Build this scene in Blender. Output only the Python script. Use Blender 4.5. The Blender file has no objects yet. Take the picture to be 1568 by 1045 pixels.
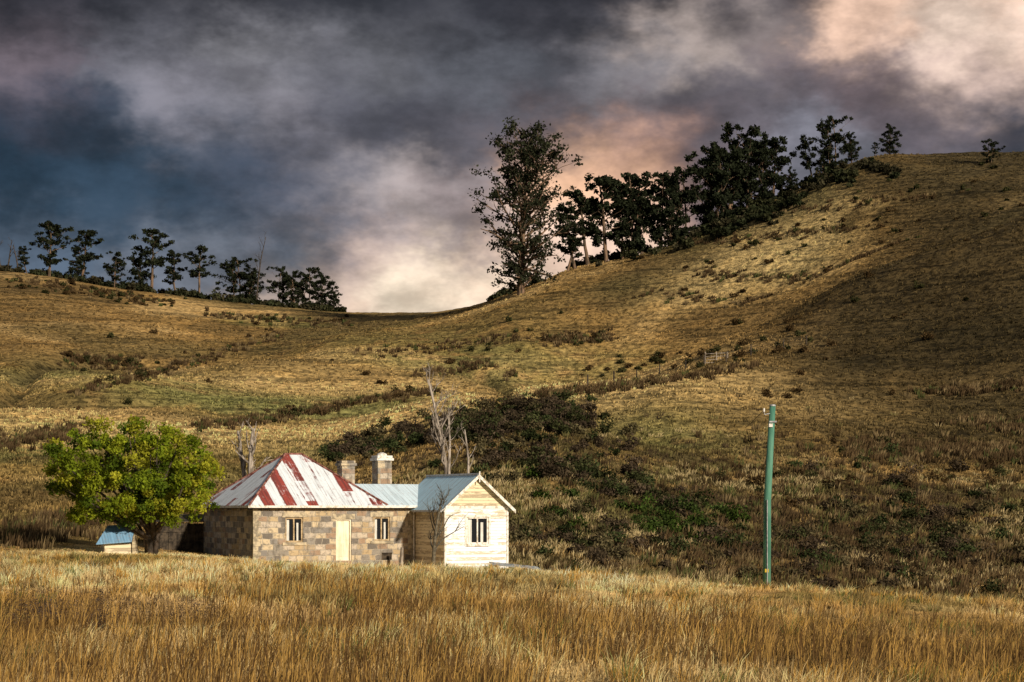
import bpy, math, random
import numpy as np
from mathutils import Vector
rng=np.random.default_rng(7); random.seed(7)
F=3049.0
# ------------------------------------------------------------ helpers
def pchip(x,y,xi):
    x=np.asarray(x,float); y=np.asarray(y,float); h=np.diff(x); dl=np.diff(y,axis=0)/h[:,None]
    m=np.zeros_like(y); m[0]=dl[0]; m[-1]=dl[-1]
    a,b=dl[:-1],dl[1:]; s=a*b>0
    m[1:-1]=np.where(s,2*a*b/np.where(s,a+b,1),0)*0.6+np.where(s,(a+b)*0.5,(a+b)*0.25)*0.4
    i=np.clip(np.searchsorted(x,xi)-1,0,len(x)-2); t=((xi-x[i])/h[i])[:,None]; hh=h[i][:,None]
    return (2*t**3-3*t**2+1)*y[i]+(t**3-2*t**2+t)*hh*m[i]+(-2*t**3+3*t**2)*y[i+1]+(t**3-t**2)*hh*m[i+1]
_ng=np.random.default_rng(3).random((256,256))
def vnoise(x,y):
    xi=np.floor(x).astype(int); yi=np.floor(y).astype(int); fx=x-xi; fy=y-yi
    fx=fx*fx*(3-2*fx); fy=fy*fy*(3-2*fy)
    g=lambda a,b:_ng[a%256,b%256]
    return (g(xi,yi)*(1-fx)+g(xi+1,yi)*fx)*(1-fy)+(g(xi,yi+1)*(1-fx)+g(xi+1,yi+1)*fx)*fy
def fbm(x,y,s,o=4):
    r=0;a=.5;t=0
    for k in range(o):
        r=r+a*vnoise(x*s+17.3*k,y*s+5.1*k); t+=a; a*=.5; s*=2.03
    return r/t
def sst(a,b,x):
    t=np.clip((x-a)/(b-a),0,1); return t*t*(3-2*t)
# ------------------------------------------------------------ terrain table: image pixel rows by image column and assumed distance
cols=[-1400,-600,0,200,400,530,680,800,880,1000,1200,1340,1568,2200,3400]
T={
5:  [2365]*15, 20:[1176]*10+[1180,1184,1190,1200,1200],
30: [1040,1040,1042,1044,1044,1045,1046,1047,1048,1050,1055,1058,1065,1080,1080],
50: [932,932,932,936,939,940,943,946,950,955,962,967,976,992,992],
80: [868,868,868,873,878,881,885,890,893,900,912,922,938,960,960],
95: [846,846,846,852,863,868,873,878,883,889,905,916,935,960,960],
107:[832,832,832,842,858,865,869,873,878,889,908,922,938,960,960],
118:[812,812,810,826,848,856,860,863,867,877,895,910,922,940,940],
135:[778,778,773,788,820,828,822,815,815,822,845,858,870,860,860],
155:[735,735,732,742,765,765,725,708,718,740,778,793,805,770,770],
180:[700,700,700,705,712,710,662,648,660,688,720,727,737,690,690],
220:[670,670,672,672,676,672,650,636,642,648,655,652,637,560,560],
245:[655,655,655,655,655,648,626,602,597,596,600,584,552,480,480],
270:[640,640,640,636,640,632,622,612,608,592,545,512,462,400,400],
320:[592,592,592,582,592,596,590,594,592,566,472,408,334,250,250],
345:[570,570,566,588,556,562,570,594,600,596,508,448,380,290,290],
380:[530,530,530,548,562,532,538,520,520,505,448,388,318,245,245],
420:[478,478,480,500,520,510,492,450,425,402,335,278,254,228,228],
450:[445,445,446,472,494,494,479,443,408,386,302,238,233,222,222],
520:[400,400,415,446,469,479,481,468,432,418,345,285,265,262,262],
650:[450,450,470,500,515,520,520,510,500,480,440,400,380,370,370],
1000:[620]*15, 2500:[755]*15, 7000:[774]*15}
U=(np.array(cols)-784)/F
D=np.array(sorted(T)); Zt=np.array([[(780-p)/F*d for p in T[d]] for d in D])
NU,ND=500,1400
ug=np.linspace(-.72,.85,NU); lg=np.linspace(math.log(5),math.log(7000),ND)
Z1=pchip(U,Zt.T,ug).T
Z2=pchip(np.log(D),Z1,lg)
k=np.exp(-np.linspace(-2,2,9)**2); k/=k.sum()
Z2=np.apply_along_axis(lambda r:np.convolve(np.pad(r,4,'edge'),k,'valid'),1,Z2)
def gully(X,Y): return np.exp(-((fbm(X+300,Y*.8,.012,2)-.5)/.018)**2)*sst(170,230,Y)*sst(440,380,Y)*sst(1150,1000,784+F*X/Y)
def ground(X,Y):
    X=np.asarray(X,float);Y=np.asarray(Y,float); Yc=np.clip(Y,5.01,6900)
    fu=np.clip((X/Yc-ug[0])/(ug[1]-ug[0]),0,NU-1.001); fd=np.clip((np.log(Yc)-lg[0])/(lg[1]-lg[0]),0,ND-1.001)
    i=fd.astype(int); j=fu.astype(int); a=fd-i; b=fu-j
    z=(Z2[i,j]*(1-b)+Z2[i,j+1]*b)*(1-a)+(Z2[i+1,j]*(1-b)+Z2[i+1,j+1]*b)*a
    amp=sst(105,170,Yc)
    z=z+(fbm(X,Y,.045,4)-.5)*2.8*amp*sst(600,300,Yc)+(fbm(X+9,Y,.5,3)-.5)*(.16+.35*amp)
    z=z+(fbm(X+3,Y+8,.16,2)-.5)*.45*(1-amp)*sst(18,30,Yc)*sst(100,85,Yc)
    z=z+(fbm(X*1.5+500,Y*.7+40,.024,2)-.5)*6.*sst(190,240,Yc)*sst(370,290,Yc)
    return z-2.1*gully(X,Yc)
def g1(x,y): return float(ground(np.array([x]),np.array([y]))[0])
_dd=np.exp(np.linspace(math.log(20),math.log(540),900)); _px=np.arange(-300,1900,10.)
_uu=(_px-784)/F; _G=ground((_uu[:,None]*_dd[None,:]).ravel(),np.tile(_dd,len(_uu))).reshape(len(_uu),-1); _Q=780-F*_G/_dd[None,:]
def sight(px,py,dmin=112):
    i=int(np.clip(round((px+300)/10),0,len(_px)-1)); m=np.where((_dd>dmin)&(_Q[i]<=py))[0]
    return float(_dd[m[0]]) if len(m) else 450.
def ga(px,d,p0,sp,d0,sd): return np.exp(-((px-p0)/sp)**2-((d-d0)/sd)**2)
def mixc(c,t,b):
    t=np.clip(t,0,1)[:,None]; return c*(1-t)+np.array(b)[None,:]*t
def gcol(X,Y):
    X=np.asarray(X,float);Y=np.asarray(Y,float)
    px=784+F*X/Y; n=fbm(X,Y,.05,4); n2=fbm(X+50,Y+90,.25,3)
    c=np.tile(np.array([[.31,.195,.07]]),(len(X),1))
    c=mixc(c,sst(.45,.68,n)*.85,(.54,.37,.16))
    c=mixc(c,sst(.53,.33,fbm(X+400,Y,.03,3))*.8,(.14,.105,.042))
    c=mixc(c,sst(.47,.36,n)*.5,(.12,.085,.038))
    gm=1.15*ga(px,Y,430,330,292,20)+.9*ga(px,Y,130,170,335,20)+.8*ga(px,Y,980,130,200,24)+.4*ga(px,Y,620,200,380,40)+.75*ga(px,Y,60,140,215,24)+.4*sst(.58,.74,fbm(X,Y+700,.02,2))
    c=mixc(c,gm*sst(.25,.6,n2+.1),(.175,.19,.065))
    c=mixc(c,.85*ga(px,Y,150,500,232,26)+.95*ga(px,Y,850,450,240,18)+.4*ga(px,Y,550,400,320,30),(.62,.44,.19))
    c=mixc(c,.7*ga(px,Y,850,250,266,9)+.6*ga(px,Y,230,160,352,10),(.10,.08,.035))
    c=mixc(c,gully(X,Y)*.85*sst(.28,.5,n2),(.06,.05,.023))
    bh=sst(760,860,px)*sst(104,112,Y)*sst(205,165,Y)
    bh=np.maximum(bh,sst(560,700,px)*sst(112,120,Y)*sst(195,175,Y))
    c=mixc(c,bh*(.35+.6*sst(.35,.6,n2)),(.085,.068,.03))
    c=mixc(c,sst(1020,1330,px)*sst(215,262,Y)*sst(345,330,Y)*.92,(.042,.033,.016))  # cloud shade over the right spur, put into the ground colour
    c=mixc(c,sst(1150,1500,px)*sst(170,215,Y)*sst(262,240,Y)*.7,(.06,.047,.022))  # painted cloud shade carried on down the lower right slope
    c=mixc(c,sst(860,1030,px)*sst(375,425,Y)*.6,(.065,.053,.026))  # far hill darkened in albedo to stand for cloud shade
    c=mixc(c,sst(1250,1480,px)*sst(330,345,Y)*.8,(.045,.038,.02))  # more cloud shade painted on the upper right hill
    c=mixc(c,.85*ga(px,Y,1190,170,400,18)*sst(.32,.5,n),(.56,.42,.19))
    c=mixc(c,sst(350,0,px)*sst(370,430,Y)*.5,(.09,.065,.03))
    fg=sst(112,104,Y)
    f=mixc(np.tile(np.array([[.25,.15,.048]]),(len(X),1)),sst(38,78,Y+26*(n2-.5)),(.86,.62,.30))  # near field browner: cloud shade painted into the grass colour
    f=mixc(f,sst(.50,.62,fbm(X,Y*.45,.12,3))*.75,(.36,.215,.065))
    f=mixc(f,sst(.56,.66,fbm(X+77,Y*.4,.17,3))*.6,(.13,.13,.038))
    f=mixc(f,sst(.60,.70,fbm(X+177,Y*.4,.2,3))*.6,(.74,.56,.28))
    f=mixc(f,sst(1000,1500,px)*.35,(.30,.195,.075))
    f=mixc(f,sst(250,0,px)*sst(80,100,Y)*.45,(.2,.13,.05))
    return c*(1-fg[:,None])+f*fg[:,None]
# ------------------------------------------------------------ node helpers
def newmat(name):
    m=bpy.data.materials.new(name); m.use_nodes=True; nt=m.node_tree; nt.nodes.clear()
    o=nt.nodes.new('ShaderNodeOutputMaterial'); return m,nt,o
def N(nt,t,**k):
    n=nt.nodes.new(t)
    for a,b in k.items(): setattr(n,a,b)
    return n
def setin(nt,sock,v):
    if isinstance(v,bpy.types.NodeSocket): nt.links.new(v,sock)
    else: sock.default_value=v
def M(nt,op,a,b=0.,c=0.,clamp=False):
    n=N(nt,'ShaderNodeMath',operation=op,use_clamp=clamp); setin(nt,n.inputs[0],a); setin(nt,n.inputs[1],b); setin(nt,n.inputs[2],c); return n.outputs[0]
def V(nt,op,a,b=(0,0,0),c=(0,0,0)):
    n=N(nt,'ShaderNodeVectorMath',operation=op); setin(nt,n.inputs[0],a); setin(nt,n.inputs[1],b)
    if op in('MULTIPLY_ADD',): setin(nt,n.inputs[2],c)
    return n.outputs['Value'] if op in('DOT_PRODUCT','LENGTH') else n.outputs[0]
def mix(nt,f,a,b,bt='MIX'):
    n=N(nt,'ShaderNodeMix',data_type='RGBA',blend_type=bt); setin(nt,n.inputs[0],f)
    for s,v in((n.inputs[6],a),(n.inputs[7],b)):
        if isinstance(v,tuple) and len(v)==3: v=v+(1,)
        setin(nt,s,v)
    return n.outputs[2]
def noise(nt,vec,scale,detail=4,rough=.55):
    n=N(nt,'ShaderNodeTexNoise'); n.inputs['Scale'].default_value=scale; n.inputs['Detail'].default_value=detail; n.inputs['Roughness'].default_value=rough
    if vec is not None: nt.links.new(vec,n.inputs['Vector'])
    return n
def ramp(nt,v,a,b,lo=0.,hi=1.):
    n=N(nt,'ShaderNodeMapRange'); n.interpolation_type='SMOOTHSTEP'; setin(nt,n.inputs[0],v)
    for i,x in enumerate((a,b,lo,hi)): n.inputs[i+1].default_value=x
    return n.outputs[0]
def principled(nt,o,col,rough=.8,spec=.2,metal=0.,bump=None,bd=.02,bs=.6):
    p=N(nt,'ShaderNodeBsdfPrincipled'); 
    if isinstance(col,tuple): p.inputs['Base Color'].default_value=col+(1,)
    else: nt.links.new(col,p.inputs['Base Color'])
    setin(nt,p.inputs['Roughness'],rough); p.inputs['Specular IOR Level'].default_value=spec; p.inputs['Metallic'].default_value=metal
    if bump is not None:
        b=N(nt,'ShaderNodeBump'); b.inputs['Strength'].default_value=bs; b.inputs['Distance'].default_value=bd; nt.links.new(bump,b.inputs['Height']); nt.links.new(b.outputs[0],p.inputs['Normal'])
    nt.links.new(p.outputs[0],o.inputs[0]); return p
def attr(nt): 
    a=N(nt,'ShaderNodeAttribute'); a.attribute_name='Col'; return a.outputs['Color']
def obj(nt): return N(nt,'ShaderNodeTexCoord').outputs['Object']
# materials
def m_terrain():
    m,nt,o=newmat('pasture_ground'); v=obj(nt); a=attr(nt)
    n1=noise(nt,v,.9,5,.7).outputs[0]; n2=noise(nt,v,.12,3).outputs[0]
    vs=V(nt,'MULTIPLY',v,(.05,.05,1.3)); n3=noise(nt,vs,1.,3).outputs[0]
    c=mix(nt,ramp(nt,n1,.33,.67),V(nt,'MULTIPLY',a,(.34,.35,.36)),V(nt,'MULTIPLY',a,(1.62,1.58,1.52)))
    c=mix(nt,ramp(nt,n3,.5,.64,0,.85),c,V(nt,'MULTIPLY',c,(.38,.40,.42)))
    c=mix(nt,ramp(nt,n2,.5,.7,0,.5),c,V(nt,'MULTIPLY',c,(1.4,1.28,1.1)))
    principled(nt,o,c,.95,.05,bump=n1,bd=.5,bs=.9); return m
def m_leafy(name,trans=.3,up=0.):
    m,nt,o=newmat(name); a=attr(nt)
    d=N(nt,'ShaderNodeBsdfDiffuse'); t=N(nt,'ShaderNodeBsdfTranslucent'); x=N(nt,'ShaderNodeMixShader'); x.inputs[0].default_value=trans
    if up:
        g=N(nt,'ShaderNodeNewGeometry').outputs['Normal']; nn=V(nt,'NORMALIZE',V(nt,'ADD',g,(0,0,up))); nt.links.new(nn,d.inputs['Normal'])
    nt.links.new(a,d.inputs[0]); nt.links.new(a,t.inputs[0]); nt.links.new(d.outputs[0],x.inputs[1]); nt.links.new(t.outputs[0],x.inputs[2]); nt.links.new(x.outputs[0],o.inputs[0]); return m
def m_noisy(name,c1,c2,scale=3.,rough=.8,spec=.2,stretch=(1,1,1),lo=.4,hi=.6,bd=.01,metal=0.):
    m,nt,o=newmat(name); v=V(nt,'MULTIPLY',obj(nt),stretch); n=noise(nt,v,scale,6,.65).outputs[0]
    principled(nt,o,mix(nt,ramp(nt,n,lo,hi),c1,c2),rough,spec,metal,bump=n,bd=bd); return m
def m_stone():
    m,nt,o=newmat('sandstone_blocks'); v=obj(nt); s=N(nt,'ShaderNodeSeparateXYZ'); nt.links.new(v,s.inputs[0])
    c=N(nt,'ShaderNodeCombineXYZ'); wob=noise(nt,v,2.2,3).outputs[0]
    U_=M(nt,'ADD',M(nt,'ADD',s.outputs[0],s.outputs[1]),M(nt,'MULTIPLY',wob,.22)); W_=M(nt,'ADD',s.outputs[2],M(nt,'MULTIPLY',wob,.12))
    nt.links.new(U_,c.inputs[0]); nt.links.new(W_,c.inputs[1])
    b=N(nt,'ShaderNodeTexBrick'); b.offset=.5; b.squash=.7; b.squash_frequency=3; nt.links.new(c.outputs[0],b.inputs['Vector'])
    b.inputs['Color1'].default_value=(0,0,0,1); b.inputs['Color2'].default_value=(1,1,1,1); b.inputs['Mortar'].default_value=(.5,.5,.5,1)
    b.inputs['Scale'].default_value=1.; b.inputs['Mortar Size'].default_value=.02; b.inputs['Mortar Smooth'].default_value=.4; b.inputs['Brick Width'].default_value=.60; b.inputs['Row Height'].default_value=.30
    cr=N(nt,'ShaderNodeValToRGB'); cr.color_ramp.interpolation='CONSTANT'; nt.links.new(b.outputs[0],cr.inputs[0]); el=cr.color_ramp.elements
    st=[(0,(.17,.15,.13)),(.14,(.46,.35,.21)),(.28,(.29,.26,.22)),(.40,(.60,.49,.33)),(.54,(.36,.25,.17)),(.63,(.55,.47,.37)),(.77,(.24,.22,.20)),(.88,(.50,.39,.24))]
    el[0].position=0; el[0].color=st[0][1]+(1,); el[1].position=st[1][0]; el[1].color=st[1][1]+(1,)
    for p_,c_ in st[2:]: e=el.new(p_); e.color=c_+(1,)
    n=noise(nt,v,1.1,5,.7).outputs[0]; n2=noise(nt,v,4,6,.8).outputs[0]; n4=noise(nt,V(nt,'MULTIPLY',v,(3,3,.7)),1.,4,.6).outputs[0]
    col=mix(nt,b.outputs['Fac'],cr.outputs[0],(.48,.43,.35)); col=mix(nt,ramp(nt,n,.48,.66,0,.6),col,(.31,.29,.265)); col=mix(nt,ramp(nt,n2,.48,.64,0,.75),col,(.15,.13,.105)); col=mix(nt,ramp(nt,n4,.54,.68,0,.6),col,(.11,.10,.085))
    h=M(nt,'SUBTRACT',n2,b.outputs['Fac']); principled(nt,o,col,.92,.1,bump=h,bd=.05,bs=.8); return m
def m_roof(name,axis,rust,base=(.80,.86,.92)):
    m,nt,o=newmat(name); v=obj(nt); s=N(nt,'ShaderNodeSeparateXYZ'); nt.links.new(v,s.inputs[0]); u=s.outputs[axis]
    n=noise(nt,v,.9,6,.7).outputs[0]; n2=noise(nt,v,5,5,.7).outputs[0]
    sv=N(nt,'ShaderNodeCombineXYZ'); nt.links.new(M(nt,'MULTIPLY',u,7.),sv.inputs[0]); nt.links.new(M(nt,'MULTIPLY',s.outputs[2],.9),sv.inputs[1]); n3=noise(nt,sv.outputs[0],1.,4,.6).outputs[0]
    uj=M(nt,'ADD',M(nt,'DIVIDE',u,.62),M(nt,'ADD',M(nt,'MULTIPLY',n2,.2),M(nt,'MULTIPLY',n3,.25))); sh=M(nt,'FLOOR',uj)
    w=N(nt,'ShaderNodeTexWhiteNoise',noise_dimensions='1D'); nt.links.new(M(nt,'ADD',sh,rust[1]),w.inputs['W'])
    row=M(nt,'FLOOR',M(nt,'ADD',M(nt,'DIVIDE',s.outputs[2],1.1),M(nt,'MULTIPLY',w.outputs[0],.9))); w2=N(nt,'ShaderNodeTexWhiteNoise',noise_dimensions='2D'); cc=N(nt,'ShaderNodeCombineXYZ'); nt.links.new(sh,cc.inputs[0]); nt.links.new(row,cc.inputs[1]); nt.links.new(cc.outputs[0],w2.inputs['Vector'])
    e=M(nt,'ABSOLUTE',M(nt,'SUBTRACT',M(nt,'FRACT',uj),.5)); par=M(nt,'MODULO',M(nt,'ABSOLUTE',sh),2.)
    val=M(nt,'ADD',M(nt,'ADD',M(nt,'MULTIPLY',par,.25),M(nt,'MULTIPLY',w2.outputs[0],.36)),M(nt,'ADD',M(nt,'MULTIPLY',n,.6),M(nt,'MULTIPLY',n3,.5)))
    f=ramp(nt,M(nt,'ADD',val,rust[0]),.86,.98)
    bc=mix(nt,ramp(nt,n3,.42,.66),base,tuple(q*.74 for q in base)); bc=mix(nt,ramp(nt,n2,.53,.72,0,.6),bc,(.48,.41,.41))
    rc=mix(nt,ramp(nt,n3,.35,.65),(.34,.065,.05),(.16,.045,.04)); rc=mix(nt,ramp(nt,n2,.56,.68,0,.5),rc,(.46,.33,.31))
    col=mix(nt,f,bc,rc); col=mix(nt,ramp(nt,e,.46,.49,0,.4),col,(.25,.2,.19))
    wv=M(nt,'SINE',M(nt,'MULTIPLY',u,2*math.pi/.15))
    principled(nt,o,col,.65,.2,bump=wv,bd=.012,bs=.4); return m
def m_boards(name,paint,under,amt,step=.16):
    m,nt,o=newmat(name); v=obj(nt); s=N(nt,'ShaderNodeSeparateXYZ'); nt.links.new(v,s.inputs[0])
    f=M(nt,'FRACT',M(nt,'DIVIDE',s.outputs[2],step)); n=noise(nt,V(nt,'MULTIPLY',v,(1,1,5)),2.2,6,.7).outputs[0]
    idx=M(nt,'FLOOR',M(nt,'DIVIDE',s.outputs[2],step)); w=N(nt,'ShaderNodeTexWhiteNoise',noise_dimensions='1D'); nt.links.new(idx,w.inputs['W'])
    k=M(nt,'ADD',n,M(nt,'MULTIPLY',M(nt,'SUBTRACT',w.outputs[0],.5),.25))
    col=mix(nt,ramp(nt,k,amt-.06,amt+.06),under,paint); col=mix(nt,ramp(nt,f,.86,.95,0,.55),col,(.10,.085,.06))
    principled(nt,o,col,.75,.2,bump=M(nt,'MULTIPLY',f,-1.),bd=.03); return m
MT=m_terrain(); MG=m_leafy('dry_grass_blades',.35,.7); ML=m_leafy('gum_leaves',.2); MLF=m_leafy('fresh_leaves',.45,.3); MS=m_leafy('scrub_leaves',.2)
MBARK=m_noisy('gum_bark',(.06,.045,.03),(.22,.14,.09),1.5,stretch=(1,1,.2),bd=.05)
MBD=m_noisy('dark_bark',(.03,.024,.018),(.08,.06,.045),2,bd=.04)
MDEAD=m_noisy('weathered_dead_wood',(.15,.125,.10),(.42,.36,.30),4,stretch=(1,1,.25))
MST=m_stone(); MWHT=m_boards('white_weatherboard',(.84,.89,.95),(.60,.53,.40),.41); MCRM=m_boards('cream_weatherboard',(.74,.64,.44),(.42,.34,.23),.46)
MTRIM=m_noisy('peeling_white_paint',(.45,.40,.31),(.78,.76,.71),6,.6,.3,lo=.38,hi=.53)
MDOOR=m_noisy('cream_door_paint',(.68,.60,.43),(.84,.78,.62),2,.6,.3,stretch=(1,1,.3))
MTAN=m_noisy('tan_window_paint',(.28,.20,.11),(.52,.40,.24),5,.7,.2)
MRUST=m_noisy('rusted_iron',(.10,.03,.02),(.34,.16,.13),4,.8,.2)
MDKW=m_noisy('dark_timber',(.03,.025,.02),(.09,.07,.05),3,.9,.1)
MCUR=m_noisy('faded_curtain',(.5,.5,.47),(.72,.72,.68),3,.9,.05,stretch=(6,6,.4))
m,nt,o=newmat('dark_window_glass'); principled(nt,o,(.012,.013,.015),.12,.5); MGL=m
MR1=m_roof('painted_iron_front',0,(-.04,3.)); MR2=m_roof('painted_iron_side',1,(-.13,9.)); MR3=m_roof('blue_grey_iron',1,(-.9,1.),(.55,.78,.92)); MR4=m_roof('blue_grey_iron_link',0,(-.9,1.),(.68,.83,.93))
MPOLE=m_noisy('green_treated_pole',(.04,.15,.11),(.11,.27,.19),3,.7,.25,stretch=(1,1,.15),lo=.35,hi=.65)
MSTL=m_noisy('galvanised_steel',(.25,.26,.27),(.42,.43,.44),6,.5,.5)
MYEL=m_noisy('yellow_tag',(.5,.36,.02),(.6,.42,.03),6,.6,.3)
# ------------------------------------------------------------ mesh building
def fast(name,verts,faces,cols=None,mat=None,parent=None,smooth=False):
    me=bpy.data.meshes.new(name); nv=len(verts); faces=np.asarray(faces,np.int32); nf,k=faces.shape
    me.vertices.add(nv); me.vertices.foreach_set('co',np.asarray(verts,np.float32).ravel())
    me.loops.add(nf*k); me.loops.foreach_set('vertex_index',faces.ravel())
    me.polygons.add(nf); me.polygons.foreach_set('loop_start',np.arange(0,nf*k,k,dtype=np.int32))
    if smooth: me.polygons.foreach_set('use_smooth',np.ones(nf,bool))
    if cols is not None:
        a=me.color_attributes.new('Col','FLOAT_COLOR','POINT'); c=np.ones((nv,4),np.float32); c[:,:3]=cols; a.data.foreach_set('color',c.ravel())
    me.update(calc_edges=True)
    if mat: me.materials.append(mat)
    ob=bpy.data.objects.new(name,me); bpy.context.collection.objects.link(ob)
    if parent: ob.parent=parent
    return ob
def empty(name,loc=(0,0,0),rz=0):
    e=bpy.data.objects.new(name,None); e.location=loc; e.rotation_euler=(0,0,rz); e.empty_display_size=.5; bpy.context.collection.objects.link(e); return e
class Acc:
    def __init__(s): s.v=[]; s.f=[]
    def poly(s,pts):
        b=len(s.v); s.v+=[tuple(p) for p in pts]; s.f.append(list(range(b,b+len(pts))))
    def box(s,x0,x1,y0,y1,z0,z1):
        b=len(s.v); s.v+=[(x0,y0,z0),(x1,y0,z0),(x1,y1,z0),(x0,y1,z0),(x0,y0,z1),(x1,y0,z1),(x1,y1,z1),(x0,y1,z1)]
        for q in((3,2,1,0),(4,5,6,7),(0,1,5,4),(1,2,6,5),(2,3,7,6),(3,0,4,7)): s.f.append([b+i for i in q])
    def slab(s,pts,t):
        n=len(pts); b=len(s.v); P=[Vector(p) for p in pts]; nn=(P[1]-P[0]).cross(P[2]-P[0]).normalized()
        s.v+=[tuple(p) for p in P]+[tuple(p-nn*t) for p in P]
        s.f.append([b+i for i in range(n)]); s.f.append([b+n+i for i in reversed(range(n))])
        for i in range(n): j=(i+1)%n; s.f.append([b+i,b+n+i,b+n+j,b+j])
    def tube(s,pts,rad,k=6,cap=True):
        P=[Vector(p) for p in pts]; rings=[]
        for i,p in enumerate(P):
            d=(P[min(i+1,len(P)-1)]-P[max(i-1,0)]).normalized(); r=Vector((0.3,1,.1)) if abs(d.y)<.9 else Vector((1,0,.1))
            a=d.cross(r).normalized(); c=d.cross(a); b=len(s.v); rings.append(b)
            for q in range(k):
                t=2*math.pi*q/k; s.v.append(tuple(p+(a*math.cos(t)+c*math.sin(t))*rad[i]))
        for i in range(len(P)-1):
            for q in range(k):
                a,b=rings[i],rings[i+1]; r=(q+1)%k; s.f.append([a+q,a+r,b+r,b+q])
        if cap: s.f.append([rings[-1]+q for q in range(k)]); s.f.append([rings[0]+q for q in reversed(range(k))])
    def obj(s,name,mat,parent=None,smooth=False,bevel=0):
        me=bpy.data.meshes.new(name); me.from_pydata(s.v,[],s.f); me.materials.append(mat)
        if smooth: me.polygons.foreach_set('use_smooth',[True]*len(me.polygons))
        me.update(); ob=bpy.data.objects.new(name,me); bpy.context.collection.objects.link(ob)
        if parent: ob.parent=parent
        if bevel: b=ob.modifiers.new('b','BEVEL'); b.width=bevel; b.segments=1
        return ob
# ------------------------------------------------------------ terrain
us=np.linspace(-.46,.46,600); ds=np.concatenate([np.exp(np.linspace(math.log(6),math.log(100),190))[:-1],np.linspace(100,540,600)[:-1],np.exp(np.linspace(math.log(540),math.log(6800),60))])
UU,DD=np.meshgrid(us,ds); X=(UU*DD).ravel(); Y=DD.ravel(); Z=ground(X,Y)
nu,nd=len(us),len(ds); ii=(np.arange(nd-1)[:,None]*nu+np.arange(nu-1)[None,:]).ravel()
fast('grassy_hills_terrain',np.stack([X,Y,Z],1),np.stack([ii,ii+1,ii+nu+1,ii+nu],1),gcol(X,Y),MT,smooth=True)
# ------------------------------------------------------------ blade tufts
HC,HS=math.cos(math.radians(27)),math.sin(math.radians(27)); CX,CY=-13.64,105.
def inhouse(X,Y):
    lx=(X-CX)*HC+(Y-CY)*HS; ly=-(X-CX)*HS+(Y-CY)*HC
    return ((lx>-.1)&(lx<9.5)&(ly>-.1)&(ly<8.4))|((lx>9.2)&(lx<13.2)&(ly>-3.95)&(ly<2.5))
def blades(name,X,Y,nb,h,w,col,lean=.35,rad=.12,parent=None,wind=.12,tipmul=1.25,basemul=.5):
    X=np.repeat(X,nb);Y=np.repeat(Y,nb);h=np.repeat(h,nb);w=np.repeat(w,nb);col=np.repeat(col,nb,0); n=len(X)
    r=np.repeat(np.broadcast_to(rad,(n//nb,)),nb); a=rng.uniform(0,2*np.pi,n); rr=np.sqrt(rng.random(n))*r
    bx=X+np.cos(a)*rr; by=Y+np.sin(a)*rr; bz=ground(bx,by)-.04
    h=h*rng.uniform(.5,1.15,n); le=rng.uniform(.05,lean,n)*h; dx=np.cos(a)*le+wind*h; dy=np.sin(a)*le
    q=rng.uniform(0,np.pi,n); wx=np.cos(q)*w*.5; wy=np.sin(q)*w*.5*.6
    v=np.empty((n,5,3)); v[:,0]=np.stack([bx-wx,by-wy,bz],1); v[:,1]=np.stack([bx+wx,by+wy,bz],1)
    mx=bx+dx*.35; my=by+dy*.35; mz=bz+h*.6
    v[:,2]=np.stack([mx-wx*.8,my-wy*.8,mz],1); v[:,3]=np.stack([mx+wx*.8,my+wy*.8,mz],1); v[:,4]=np.stack([bx+dx,by+dy,bz+h*np.sqrt(np.maximum(.15,1-(le/h)**2*.7))],1)
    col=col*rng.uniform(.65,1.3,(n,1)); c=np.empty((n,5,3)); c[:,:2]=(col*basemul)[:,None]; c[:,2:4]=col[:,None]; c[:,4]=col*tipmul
    b=(np.arange(n)*5)[:,None]; f=np.concatenate([b+np.array([[0,1,2]]),b+np.array([[1,3,2]]),b+np.array([[2,3,4]])],0)
    return fast(name,v.reshape(-1,3),f,np.clip(c.reshape(-1,3),0,.9),MG,parent)
def scat(n,d0,d1,u0=-.30,u1=.30,p=1.):
    d=rng.random(n)*(d1-d0)+d0 if p==1 else np.exp(rng.uniform(math.log(d0),math.log(d1),n)); u=rng.uniform(u0,u1,n); return u*d,d
X,Y=scat(34000,21,117); k=~inhouse(X,Y); X,Y=X[k],Y[k]; n=len(X)
pn=fbm(X,Y,.3,3); h=(.08+.22*pn)*rng.uniform(.8,1.2,n)*(1-.35*sst(88,100,Y))
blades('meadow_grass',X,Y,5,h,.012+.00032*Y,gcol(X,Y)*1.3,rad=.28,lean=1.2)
X,Y=scat(12500,22,110); pn=fbm(X,Y*.7,.2,3); k=(~inhouse(X,Y))&(pn+rng.normal(0,.06,len(X))>.47); X,Y,pn=X[k],Y[k],pn[k]; n=len(X)
c=gcol(X,Y)*rng.choice([.4,1.,1.7],(n,1),p=[.26,.4,.34]); s_=rng.random(n)<.16; c[s_]=(.58,.34,.08); c[(rng.random(n)<.08)]=(.16,.18,.05)
near=1-.62*sst(84,97,Y); zc=784+F*X/Y; near=np.where((zc<320)&(Y>84),near*.8,near)
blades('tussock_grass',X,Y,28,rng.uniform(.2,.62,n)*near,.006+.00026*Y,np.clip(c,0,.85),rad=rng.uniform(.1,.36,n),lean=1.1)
# tall seed stalks
X,Y=scat(4800,24,64); k=(fbm(X+20,Y*.8,.13,3)>.54)|(rng.random(len(X))<.12); X,Y=X[k],Y[k]
c=np.tile([[.13,.075,.03]],(len(X),1)); c[rng.random(len(X))<.45]=(.44,.27,.08)
blades('tall_seeding_grass',X,Y,6,rng.uniform(.5,1.,len(X)),.008+.0003*Y,c,rad=.4,lean=.5,tipmul=.6,basemul=1.1)
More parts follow.
